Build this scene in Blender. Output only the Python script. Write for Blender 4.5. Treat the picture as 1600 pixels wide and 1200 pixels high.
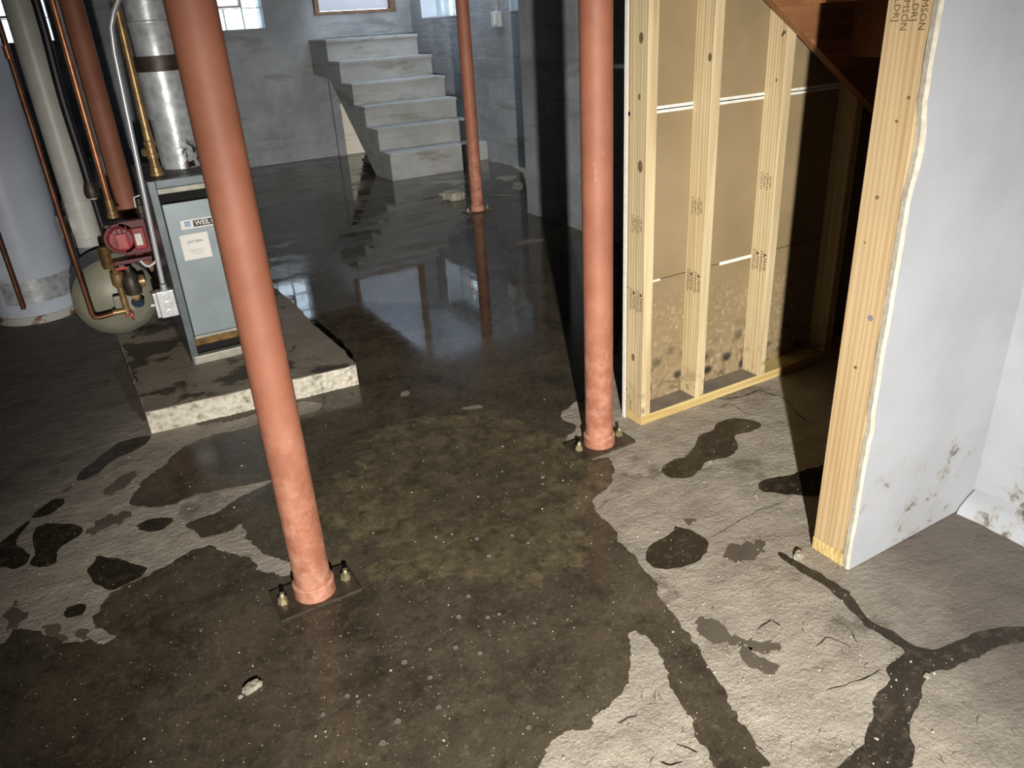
import bpy, bmesh, math, random
from mathutils import Vector, Matrix, noise
from mathutils.geometry import delaunay_2d_cdt

random.seed(7)
for o in list(bpy.data.objects):
    bpy.data.objects.remove(o)
scene = bpy.context.scene
COL = scene.collection

# ------------------------------------------------------------------ camera
FPX, CAM_H = 1195.0, 1.45
ROWS = ((0.8625286, -0.5028974, -0.0560231), (-0.2603882, -0.3461907, -0.9013046), (0.4338691, 0.7919887, -0.4295480))            # camera right, down, forward in world axes
R_, D_, F_ = [Vector(r) for r in ROWS]
cd = bpy.data.cameras.new('camera')
cd.sensor_fit = 'HORIZONTAL'; cd.sensor_width = 36.0; cd.lens = 36.0 * FPX / 1600.0
cd.clip_start = 0.02; cd.clip_end = 100
cam = bpy.data.objects.new('camera', cd); COL.objects.link(cam)
m3 = Matrix((R_, -D_, -F_)).transposed()
cam.matrix_world = Matrix.Translation((0, 0, CAM_H)) @ m3.to_4x4()
scene.camera = cam

# ------------------------------------------------------------------ world: overcast daylight outside
w = bpy.data.worlds.new('overcast_sky'); scene.world = w; w.use_nodes = True
bg = w.node_tree.nodes['Background']
bg.inputs[0].default_value = (0.80, 0.90, 1.0, 1); bg.inputs[1].default_value = 6.5

# ------------------------------------------------------------------ hand-held torch behind the photographer
ld = bpy.data.lights.new('torch', 'SPOT'); ld.energy = 285; ld.color = (1.0, 0.955, 0.88)
ld.spot_size = math.radians(88); ld.spot_blend = 1.0; ld.shadow_soft_size = 0.02
ld.use_nodes = True                      # focused beam: falls off slower than a bare bulb
_lf = ld.node_tree.nodes.new('ShaderNodeLightFalloff'); _lf.inputs['Strength'].default_value = 1.0
ld.node_tree.links.new(_lf.outputs['Linear'], ld.node_tree.nodes['Emission'].inputs['Strength'])
torch = bpy.data.objects.new('torch', ld); COL.objects.link(torch)
torch.location = (-0.127, -0.687, 1.15)
_az, _el = math.radians(32), math.radians(-20)
TORCH_AIM = torch.location + Vector((math.sin(_az) * math.cos(_el), math.cos(_az) * math.cos(_el), math.sin(_el)))
torch.rotation_euler = (TORCH_AIM - torch.location).to_track_quat('-Z', 'Y').to_euler()

# daylight portals at windows and open shaft top (no light of their own)
def portal(name, loc, rot, sx, sy):
    l = bpy.data.lights.new(name, 'AREA'); l.shape = 'RECTANGLE'; l.size = sx; l.size_y = sy
    l.cycles.is_portal = True
    o = bpy.data.objects.new(name, l); COL.objects.link(o); o.location = loc; o.rotation_euler = rot
HP = math.pi / 2
portal('daylight_opening', (-0.24, 10.3, 1.86), (-HP, 0, 0), 1.1, .7)
portal('daylight_opening', (1.94, 10.3, 1.86), (-HP, 0, 0), 1.1, .7)
portal('daylight_opening', (4.75, 9.0, 1.86), (0, HP, 0), .7, 1.2)
portal('daylight_opening', (4.75, 6.85, 1.86), (0, HP, 0), .7, 1.2)
portal('daylight_opening', (3.70, 8.65, 3.5), (0, 0, 0), 1.2, 2.5)

vs = scene.view_settings
vs.view_transform = 'Standard'; vs.look = 'None'; vs.gamma = 1.0; vs.use_curve_mapping = False
vs.exposure = 0.0
scene.display_settings.display_device = 'sRGB'
cy = scene.cycles
cy.use_denoising = True
cy.max_bounces = 8; cy.diffuse_bounces = 4; cy.glossy_bounces = 4; cy.transparent_max_bounces = 8
cy.caustics_reflective = False; cy.caustics_refractive = False
cy.sample_clamp_indirect = 6.0

# ------------------------------------------------------------------ helpers
def ray(x, y):
    return R_ * ((x - 800) / FPX) + D_ * ((y - 600) / FPX) + F_
def fl(x, y, z=0.0):
    d = ray(x, y); t = (z - CAM_H) / d.z
    return Vector((d.x * t, d.y * t, z))
def atY(x, y, Y):
    d = ray(x, y); t = Y / d.y
    return Vector((d.x * t, Y, CAM_H + d.z * t))

def S(r, g, b):
    f = lambda c: ((c / 255 + .055) / 1.055) ** 2.4 if c > 10 else c / 255 / 12.92
    return (f(r), f(g), f(b), 1)

class NT:
    """tiny node-tree helper"""
    def __init__(s, name):
        s.m = bpy.data.materials.new(name); s.m.use_nodes = True
        s.t = s.m.node_tree; s.n = s.t.nodes; s.l = s.t.links
        s.p = s.n['Principled BSDF']; s.out = s.n['Material Output']
        s.tc = s.n.new('ShaderNodeTexCoord'); s.src = s.tc.outputs['Object']
    def put(s, sock, v):
        if isinstance(v, bpy.types.NodeSocket): s.l.new(v, sock)
        else: sock.default_value = v
    def map(s, scale=(1, 1, 1), loc=(0, 0, 0), rot=(0, 0, 0), src=None):
        n = s.n.new('ShaderNodeMapping'); s.l.new(src or s.src, n.inputs[0])
        n.inputs['Scale'].default_value = scale; s.put(n.inputs['Location'], loc); n.inputs['Rotation'].default_value = rot
        return n.outputs[0]
    def noise(s, scale, detail=4, rough=.55, vec=None, dist=0):
        n = s.n.new('ShaderNodeTexNoise'); s.l.new(vec or s.src, n.inputs['Vector'])
        n.inputs['Scale'].default_value = scale; n.inputs['Detail'].default_value = detail
        n.inputs['Roughness'].default_value = rough; n.inputs['Distortion'].default_value = dist
        return n.outputs['Fac']
    def voro(s, scale, vec=None, feature='F1', rand=1):
        n = s.n.new('ShaderNodeTexVoronoi'); n.feature = feature; s.l.new(vec or s.src, n.inputs['Vector'])
        n.inputs['Scale'].default_value = scale; n.inputs['Randomness'].default_value = rand
        return n.outputs['Distance']
    def ramp(s, fac, stops):
        n = s.n.new('ShaderNodeValToRGB'); s.l.new(fac, n.inputs[0]); e = n.color_ramp.elements
        while len(e) < len(stops): e.new(.5)
        for k, (p, c) in enumerate(stops):
            e[k].position = p; e[k].color = c if len(c) == 4 else (*c, 1)
        return n.outputs[0]
    def step(s, fac, a, b):
        n = s.n.new('ShaderNodeMapRange'); s.l.new(fac, n.inputs[0]); n.interpolation_type = 'SMOOTHSTEP'
        n.inputs[1].default_value = a; n.inputs[2].default_value = b
        return n.outputs[0]
    def math(s, op, a, b=0.0):
        n = s.n.new('ShaderNodeMath'); n.operation = op; s.put(n.inputs[0], a); s.put(n.inputs[1], b)
        return n.outputs[0]
    def mix(s, fac, a, b, mode='MIX'):
        n = s.n.new('ShaderNodeMix'); n.data_type = 'RGBA'; n.blend_type = mode
        s.put(n.inputs[0], fac); s.put(n.inputs[6], a); s.put(n.inputs[7], b)
        return n.outputs[2]
    def xyz(s, src=None):
        n = s.n.new('ShaderNodeSeparateXYZ'); s.l.new(src or s.src, n.inputs[0]); return n.outputs
    def bump(s, h, strength=.3, dist=.01, normal=None):
        n = s.n.new('ShaderNodeBump'); s.l.new(h, n.inputs['Height'])
        n.inputs['Strength'].default_value = strength; n.inputs['Distance'].default_value = dist
        if normal is not None: s.l.new(normal, n.inputs['Normal'])
        return n.outputs[0]
    def set(s, col=None, rough=None, metal=None, normal=None, ior=None, spec=None):
        i = s.p.inputs
        if col is not None: s.put(i['Base Color'], col)
        if rough is not None: s.put(i['Roughness'], rough)
        if metal is not None: s.put(i['Metallic'], metal)
        if normal is not None: s.put(i['Normal'], normal)
        if ior is not None: s.put(i['IOR'], ior)
        if spec is not None: s.put(i['Specular IOR Level'], spec)
        return s.m
    def world(s):
        g = s.n.new('ShaderNodeNewGeometry'); s.src = g.outputs['Position']; return s

M = {}
def simple(name, col, rough=.5, metal=0.0, var=.25, scale=18, bump=.0):
    t = NT(name); n = t.noise(scale, 4)
    dark = tuple(c * (1 - var) for c in col[:3]) + (1,); lite = tuple(min(1, c * (1 + var)) for c in col[:3]) + (1,)
    c = t.mix(t.step(n, .3, .7), dark, lite)
    t.set(c, rough, metal)
    if bump: t.set(normal=t.bump(t.noise(scale * 3, 5), bump, .004))
    M[name] = t.m; return t.m

# --- dry concrete floor
t = NT('floor_concrete').world()
big = t.noise(1.3, 5, .6); mid = t.noise(9, 6, .6); fine = t.noise(120, 3, .6)
c = t.ramp(mid, [(.3, S(136, 128, 117)), (.5, S(154, 146, 133)), (.7, S(168, 160, 147))])
c = t.mix(t.step(t.noise(3.2, 5, .65, dist=.4), .57, .66), c, S(116, 107, 96))
c = t.mix(t.math('MULTIPLY', t.step(big, .45, .7), .45), c, S(120, 108, 98))
c = t.mix(t.step(t.voro(55), .13, .05), c, S(190, 184, 170))
c = t.mix(t.math('MULTIPLY', t.step(t.noise(75, 5, .7), .56, .70), .5), c, S(196, 189, 174))
sp = t.math('MULTIPLY', t.step(t.noise(190, 2, .5), .60, .70), .75)
c = t.mix(sp, c, S(92, 84, 74))
_x = t.xyz()   # permanently damp, stained slab around the heater
_dm = t.math('ADD', t.math('SUBTRACT', _x[1], t.math('MULTIPLY', _x[0], 1.2)), t.math('MULTIPLY', t.noise(2.2, 6, .65), 1.2))
c = t.mix(t.math('MULTIPLY', t.step(_dm, 3.3, 4.5), .72), c, S(62, 58, 54))
_rm = t.math('ADD', t.math('ADD', _x[0], t.math('MULTIPLY', _x[1], -.35)), t.math('MULTIPLY', t.noise(1.6, 5, .6), .5))  # fading right edge of the torch beam, painted into the floor colour
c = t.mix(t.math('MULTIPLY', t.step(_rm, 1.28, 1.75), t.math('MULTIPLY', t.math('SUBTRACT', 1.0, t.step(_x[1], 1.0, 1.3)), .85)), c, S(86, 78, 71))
ridge = t.math('ADD', t.math('MULTIPLY', t.noise(7, 6, .6, vec=t.map((1, 1.7, 1), rot=(0, 0, .5)), dist=.1), .65), t.math('MULTIPLY', t.noise(48, 5, .65), .28))
pit = t.math('SUBTRACT', t.math('ADD', ridge, t.math('MULTIPLY', fine, .16)), t.math('MULTIPLY', t.step(t.noise(24, 5, .6), .62, .68), .12))
simple('chip', S(84, 76, 66), .9)
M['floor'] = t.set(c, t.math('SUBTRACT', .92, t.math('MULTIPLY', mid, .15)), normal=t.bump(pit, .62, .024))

# --- floor under water (wet concrete below a thin glossy film)
def wet_mat(name, dark, lite, rough, tint_at=.5, ripple=.05, speck=True, silt=None):
    t = NT(name).world()
    n = t.noise(4.5, 7, .68, dist=.5)
    c = t.ramp(n, [(.34, dark), (.52, tuple((a + b) / 2 for a, b in zip(dark, lite))), (.72, lite)])
    if silt:      # tan mud bed with an irregular rim showing through the shallow water
        x = t.xyz(); cx, cy, rx, ry = silt
        d = t.math('SQRT', t.math('ADD', t.math('POWER', t.math('DIVIDE', t.math('SUBTRACT', x[0], cx), rx), 2.0), t.math('POWER', t.math('DIVIDE', t.math('SUBTRACT', x[1], cy), ry), 2.0)))
        d = t.math('ADD', d, t.math('MULTIPLY', t.math('SUBTRACT', t.noise(3.4, 7, .66), .5), 1.5))
        k = t.math('SUBTRACT', 1.0, t.step(d, .86, .92))
        k = t.math('MULTIPLY', k, t.math('ADD', .25, t.math('MULTIPLY', t.step(d, .15, .9), .75)))
        sc_ = t.ramp(t.noise(13, 8, .72, dist=.4), [(.34, S(62, 56, 44)), (.5, S(86, 78, 60)), (.68, S(118, 108, 84))])
        c = t.mix(k, c, sc_)
    if speck:
        c = t.mix(t.math('MULTIPLY', t.step(t.noise(150, 3, .6), .58, .72), .7), c, S(26, 22, 16))
        c = t.mix(t.math('MULTIPLY', t.step(t.noise(90, 4, .6), .58, .70), .6), c, S(112, 102, 86))
        c = t.mix(t.math('MULTIPLY', t.step(t.noise(26, 6, .7), .50, .66), .35), c, S(104, 95, 79))
        c = t.mix(t.math('MULTIPLY', t.step(t.noise(21, 6, .7, vec=t.map((1, 1, 1), (7, 3, 1))), .52, .66), .45), c, S(36, 31, 24))
    nb = t.bump(t.noise(2.6, 3, .5, vec=t.map((1, 1.6, 1))), ripple, .02)
    nb = t.bump(t.noise(38, 3, .5), ripple * .35, .004, nb)
    if silt:
        yy = t.math('ADD', t.xyz()[1], t.math('MULTIPLY', t.noise(3, 4), .6))
        rough = t.math('ADD', rough, t.math('MULTIPLY', t.math('SUBTRACT', 1.0, t.step(yy, 2.9, 3.9)), .17))
        far = t.math('MULTIPLY', t.step(t.xyz()[1], 4.6, 5.4), t.step(t.noise(2.1, 6, .65, vec=t.map((1, 1.8, 1))), .46, .58))
        rough = t.math('ADD', rough, t.math('MULTIPLY', far, .22))
    M[name] = t.set(c, rough, normal=nb, ior=1.33)
    return t
wet_mat('water_main', S(54, 49, 40), S(88, 80, 67), .035, ripple=.035, silt=(.93, 2.06, .48, .62))
wet_mat('water_small', S(38, 33, 26), S(54, 48, 38), .22, ripple=.1)
wet_mat('damp', S(42, 36, 29), S(60, 53, 43), .45, ripple=.3)
wet_mat('damp_light', S(84, 76, 66), S(104, 96, 85), .7, ripple=.3, speck=False)
t = NT('water_agitated').world()          # scum film, with ripple glints and window reflections painted in pale
n1 = t.noise(20, 7, .75, vec=t.map((1, 1.5, 1), rot=(0, 0, .5)))
t.set(t.mix(t.step(t.noise(70, 4, .7), .42, .62), S(92, 93, 100), S(176, 180, 192)), .25, ior=1.33)
_tr = t.n.new('ShaderNodeBsdfTransparent'); _mx = t.n.new('ShaderNodeMixShader')
t.l.new(t.math('MULTIPLY', t.step(n1, .50, .64), .6), _mx.inputs[0]); t.l.new(_tr.outputs[0], _mx.inputs[1]); t.l.new(t.p.outputs[0], _mx.inputs[2])
t.l.new(_mx.outputs[0], t.out.inputs[0]); M['water_agitated'] = t.m

# --- painted block walls
def wall_paint(name, base, lite, dirt, dirt_amt=.5):
    t = NT(name).world()
    n = t.noise(2.2, 6, .62); st = t.noise(2.4, 6, .65, vec=t.map((.5, .5, 2.4)), dist=.5)
    c = t.mix(t.step(n, .35, .65), base, lite)
    c = t.mix(t.math('MULTIPLY', t.step(st, .52, .66), dirt_amt), c, dirt)
    x = t.xyz()
    fr = t.math('FRACT', t.math('ADD', t.math('DIVIDE', x[2], .203), .12))
    joint = t.math('SUBTRACT', 1.0, t.step(t.math('ABSOLUTE', t.math('SUBTRACT', fr, .5)), .0, .05))
    h = t.math('SUBTRACT', t.math('ADD', st, t.math('MULTIPLY', t.noise(26, 6, .65), .3)), t.math('MULTIPLY', joint, .08))
    M[name] = t.set(c, .55, normal=t.bump(h, .5, .03))
wall_paint('paint_grey', S(118, 122, 126), S(140, 144, 148), S(108, 109, 106), .8)
wall_paint('paint_stair', S(140, 142, 141), S(156, 158, 158), S(116, 114, 104), .8)
wall_paint('whitewash', S(214, 208, 190), S(228, 224, 212), S(190, 178, 150), .6)
# shaft above the landing
simple('paint_white', S(182, 188, 198), .5, var=.05)
# --- white drywall with mould near the floor
def mouldy(name, base, z0, z1, dens=.62):
    t = NT(name).world(); x = t.xyz()
    low = t.math('SUBTRACT', 1.0, t.step(x[2], z0, z1))
    sp = t.noise(16, 6, .7, dist=.4); b2 = t.noise(3.2, 3, .5)
    k = t.math('ADD', sp, t.math('MULTIPLY', t.math('SUBTRACT', b2, .5), .55))
    k = t.math('SUBTRACT', k, t.math('MULTIPLY', t.math('SUBTRACT', 1.0, low), .3))
    c = t.mix(t.step(t.noise(5, 5, .6), .35, .7), base, tuple(v * .9 for v in base[:3]) + (1,))
    c = t.mix(t.math('MULTIPLY', t.step(k, dens - .08, dens + .10), .45), c, S(150, 142, 122))
    c = t.mix(t.math('MULTIPLY', t.step(k, dens + .02, dens + .14), .85), c, S(52, 52, 52))
    M[name] = t.set(c, .6, normal=t.bump(t.noise(60, 5, .6), .12, .004))
mouldy('drywall_white', S(164, 167, 173), .0, .75, .53)
mouldy('wall_white', S(160, 164, 170), .0, .85, .52)
simple('drywall_core', S(178, 172, 158), .85, var=.15, scale=50, bump=.4)
simple('drywall_edge', S(222, 218, 210), .8, var=.08, scale=60, bump=.3)
# --- drywall back paper with mould rings near the plate
t = NT('paper_brown').world(); x = t.xyz()
c = t.mix(t.step(t.noise(2.5, 5, .6), .3, .7), S(128, 111, 81), S(141, 123, 93))
lowmask = t.math('SUBTRACT', 1.0, t.step(x[2], .36, .56))
c = t.mix(t.math('MULTIPLY', lowmask, t.math('MULTIPLY', t.step(t.noise(46, 5, .7), .48, .7), .38)), c, S(200, 182, 146))
dz = t.math('ADD', x[2], t.math('MULTIPLY', t.noise(5, 3), .16))
m_ = t.math('SUBTRACT', 1.0, t.step(dz, .20, .40))
v = t.voro(11, vec=t.map((1, 1, 1.25)))
ring = t.math('MULTIPLY', m_, t.step(t.noise(24, 4, .6, dist=1.0), .50, .62))
c = t.mix(t.math('MULTIPLY', ring, .55), c, S(84, 68, 42))
spot = t.math('MULTIPLY', m_, t.step(v, .42, .14))
c = t.mix(spot, c, S(34, 35, 34))
M['paper'] = t.set(c, .85, normal=t.bump(t.noise(40, 4), .1, .003))

# --- pine lumber, grain along the given axis
def pine(name, axis, lite, dark, knots=True, foot=False):
    t = NT(name)
    oi = t.n.new('ShaderNodeObjectInfo')
    cmb = t.n.new('ShaderNodeCombineXYZ')
    for k, f in enumerate((7.3, 3.1, 11.7)): t.l.new(t.math('MULTIPLY', oi.outputs['Random'], f), cmb.inputs[k])
    sc = [22, 22, 22]; sc[axis] = 1.1
    v = t.map(tuple(sc), loc=cmb.outputs[0])
    warp = t.noise(3, 2, .5, vec=t.map((2, 2, 2), loc=cmb.outputs[0]))
    n = t.noise(1.0, 3, .55, vec=v, dist=.8)
    wv = t.n.new('ShaderNodeTexWave'); wv.wave_type = 'BANDS'; wv.bands_direction = 'Y' if axis != 1 else 'X'
    t.l.new(v, wv.inputs[0]); wv.inputs['Scale'].default_value = 1.0; wv.inputs['Distortion'].default_value = 9
    wv.inputs['Detail'].default_value = 2; wv.inputs['Detail Scale'].default_value = .8
    g = t.math('ADD', t.math('MULTIPLY', n, .7), t.math('MULTIPLY', wv.outputs['Fac'], .3))
    c = t.mix(t.step(g, .2, .85), lite, dark)
    c = t.mix(t.math('MULTIPLY', t.step(warp, .5, .75), .35), c, tuple(a * .86 for a in lite[:3]) + (1,))
    if knots:
        ks = [9, 9, 9]; ks[axis] = 3.6
        kd = t.voro(1, vec=t.map(tuple(ks), loc=cmb.outputs[0]))
        c = t.mix(t.math('MULTIPLY', t.step(kd, .085, .045), .8), c, S(104, 66, 40))
    if foot:   # mould and water stain at the foot of the stud
        z = t.xyz(t.n.new('ShaderNodeNewGeometry').outputs['Position'])[2]
        f = t.math('MULTIPLY', t.math('SUBTRACT', 1.0, t.step(z, .05, .22)), t.step(t.noise(28, 4, .6), .48, .66))
        c = t.mix(t.math('MULTIPLY', f, .7), c, S(112, 92, 60))
    M[name] = t.set(c, .65, normal=t.bump(g, .12, .004))
pine('pine_stud', 2, S(202, 187, 150), S(164, 140, 102), foot=True)
pine('pine_end', 2, S(182, 160, 124), S(160, 132, 94))
pine('pine_plate', 0, S(206, 186, 128), S(164, 136, 80), knots=False)
pine('stringer_wood', 0, S(150, 104, 66), S(112, 72, 44), knots=False)
simple('plate_dust', S(118, 110, 96), .9, var=.15, scale=14, bump=.2)
simple('ink', S(84, 66, 44), .8, var=.2)
simple('joist_wood', S(74, 56, 40), .8, var=.25, scale=6)

# --- red-oxide steel columns
t = NT('red_oxide'); g = t.world()
c = t.mix(t.step(t.noise(5, 5, .65), .3, .7), S(136, 84, 63), S(152, 97, 75))
x = t.xyz()
scr = t.math('ADD', t.noise(34, 5, .72, vec=t.map((1, 1, .28)), dist=1.2), t.math('MULTIPLY', t.math('SUBTRACT', 1.0, t.step(x[2], .1, 1.1)), .035))
c = t.mix(t.math('MULTIPLY', t.step(scr, .64, .70), .5), c, S(200, 150, 130))
lowm = t.math('SUBTRACT', 1.0, t.step(x[2], .0, .8))
c = t.mix(t.math('MULTIPLY', t.math('MULTIPLY', lowm, t.step(t.noise(15, 6, .7), .40, .68)), .7), c, S(196, 146, 126))
M['red'] = t.set(c, .62, normal=t.bump(t.noise(45, 4), .08, .004))
simple('rust_plate', S(66, 58, 46), .35, .2, var=.3, scale=30, bump=.3)
simple('bolt', S(172, 160, 128), .4, .6, var=.25, scale=60)
simple('caulk', S(172, 124, 102), .6, var=.25, scale=60)

# --- boiler room materials
t = NT('concrete_pad').world()
c = t.ramp(t.noise(6, 6, .6), [(.3, S(118, 108, 95)), (.7, S(142, 132, 117))])
c = t.mix(t.step(t.noise(4.3, 6, .6, dist=.5), .52, .57), c, S(66, 57, 48))
M['pad'] = t.set(c, .6, normal=t.bump(t.noise(20, 6, .65), .35, .012))
t = NT('pad_edge').world()
c = t.ramp(t.noise(26, 7, .7), [(.32, S(112, 104, 88)), (.45, S(182, 176, 160)), (.7, S(206, 202, 190))])
M['pad_edge'] = t.set(c, .8, normal=t.bump(t.voro(38), .7, .02))
simple('boiler_panel', S(132, 143, 148), .38, .35, var=.08, scale=7)
simple('boiler_frame', S(92, 100, 104), .4, .5, var=.18, scale=9)
simple('boiler_rail', S(150, 148, 136), .5, .3, var=.15, scale=20)
simple('boiler_top', S(98, 96, 94), .55, .3, var=.3, scale=6)
simple('black_void', S(8, 8, 8), .9, var=.1)
simple('rust_bar', S(104, 78, 34), .7, .2, var=.5, scale=24, bump=.5)
simple('label_white', S(214, 212, 206), .4, var=.03)
simple('label_black', S(18, 18, 20), .4, var=.1)
simple('label_blue', S(64, 116, 178), .4, var=.1)
simple('label_grey', S(120, 120, 122), .5, var=.1)
simple('label_yellow', S(214, 190, 30), .5, var=.1)
t = NT('galvanised'); v = t.voro(28)
c = t.mix(v, S(158, 162, 166), S(210, 214, 218))
M['galv'] = t.set(c, t.math('ADD', .28, t.math('MULTIPLY', t.noise(22, 4), .25)), .3, normal=t.bump(t.noise(30, 4), .25, .006))
t = NT('galvanised_burnt'); g = t.world(); x = t.xyz()
c = t.mix(t.voro(28), S(150, 154, 158), S(196, 200, 204))
k = t.math('MULTIPLY', t.step(t.noise(22, 6, .7, dist=.8), .5, .58), t.math('MULTIPLY', t.step(x[0], .44, .50), t.math('SUBTRACT', 1.0, t.step(x[2], 1.03, 1.08))))
c = t.mix(k, c, S(40, 28, 18))
M['galv_burnt'] = t.set(c, .35, .25, normal=t.bump(t.noise(30, 5), .3, .006))
simple('heater_white', S(200, 208, 222), .32, var=.06, scale=4)
t = NT('heater_base').world()
c = t.mix(t.step(t.noise(9, 6, .7, dist=.4), .50, .60), S(190, 190, 188), S(122, 76, 30))
M['heater_base'] = t.set(c, .5)
simple('pvc', S(196, 194, 188), .42, var=.08, scale=9)
simple('pvc_dark', S(120, 120, 126), .5, var=.12, scale=9)
simple('black_pipe', S(30, 30, 31), .45, var=.25, scale=25)
simple('copper', S(168, 112, 78), .34, .5, var=.3, scale=12)
simple('copper_dull', S(116, 76, 54), .45, .6, var=.3, scale=14)
simple('brass', S(150, 122, 82), .38, .45, var=.3, scale=22)
simple('conduit', S(196, 200, 204), .3, .45, var=.08, scale=14)
simple('pump_pink', S(168, 74, 76), .45, var=.15, scale=20)
simple('pump_red', S(134, 34, 40), .4, var=.25, scale=16)
simple('pump_dark', S(84, 20, 24), .5, var=.3, scale=16)
simple('iron', S(70, 62, 54), .5, .5, var=.3, scale=22)
t = NT('tank_paint').world()
c = t.mix(t.step(t.noise(7, 5, .6), .35, .7), S(126, 125, 112), S(144, 140, 118))
M['tank'] = t.set(c, .45, normal=t.bump(t.noise(25, 4), .1, .004))
simple('tank_side', S(104, 106, 110), .5, var=.12, scale=8)
simple('red_handle', S(170, 40, 34), .45, var=.2)
simple('blue_handle', S(52, 66, 86), .5, var=.2)
simple('box_steel', S(200, 202, 204), .35, .6, var=.08, scale=30)
simple('rubble', S(150, 144, 128), .9, var=.3, scale=40, bump=.5)
simple('grit', S(158, 150, 132), .8, var=.25, scale=90)
simple('crack', S(26, 22, 18), .95, var=.2)
simple('dry_silt', S(126, 119, 106), .8, var=.12, scale=12, bump=.3)
simple('door_white', S(188, 194, 204), .45, var=.04, scale=5)
simple('bare_wood', S(108, 84, 62), .7, var=.3, scale=10)
simple('vent_frame', S(196, 180, 176), .5, var=.08)
simple('mortar', S(190, 192, 192), .8, var=.1)
# glass block: wavy pressed glass, lets daylight through
t = NT('glass_block').world(); n_ = t.n
tr = n_.new('ShaderNodeBsdfTransparent'); tl = n_.new('ShaderNodeBsdfTranslucent'); gl = n_.new('ShaderNodeBsdfGlossy')
wav = t.noise(9, 3, .5, dist=2.5)
t.l.new(t.ramp(wav, [(.35, (.62, .66, .68)), (.5, (.9, .93, .95)), (.62, (.74, .78, .80))]), tr.inputs[0])
tl.inputs[0].default_value = (.75, .8, .82, 1); gl.inputs['Roughness'].default_value = .12
t.l.new(t.bump(wav, .6, .02), gl.inputs['Normal'])
mx = n_.new('ShaderNodeMixShader'); mx.inputs[0].default_value = .2
t.l.new(tr.outputs[0], mx.inputs[1]); t.l.new(tl.outputs[0], mx.inputs[2])
m2 = n_.new('ShaderNodeMixShader'); m2.inputs[0].default_value = .08
t.l.new(mx.outputs[0], m2.inputs[1]); t.l.new(gl.outputs[0], m2.inputs[2])
t.l.new(m2.outputs[0], t.out.inputs[0]); M['glass_block'] = t.m
# thin film bubbles
t = NT('bubble')
tr = t.n.new('ShaderNodeBsdfTransparent'); lw = t.n.new('ShaderNodeLayerWeight'); lw.inputs[0].default_value = .5
t.set((.72, .70, .64, 1), .12)
mx = t.n.new('ShaderNodeMixShader'); t.l.new(t.math('ADD', t.math('MULTIPLY', t.math('POWER', lw.outputs['Facing'], 1.6), .6), .02), mx.inputs[0])
t.l.new(tr.outputs[0], mx.inputs[1]); t.l.new(t.p.outputs[0], mx.inputs[2]); t.l.new(mx.outputs[0], t.out.inputs[0]); M['bubble'] = t.m

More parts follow.
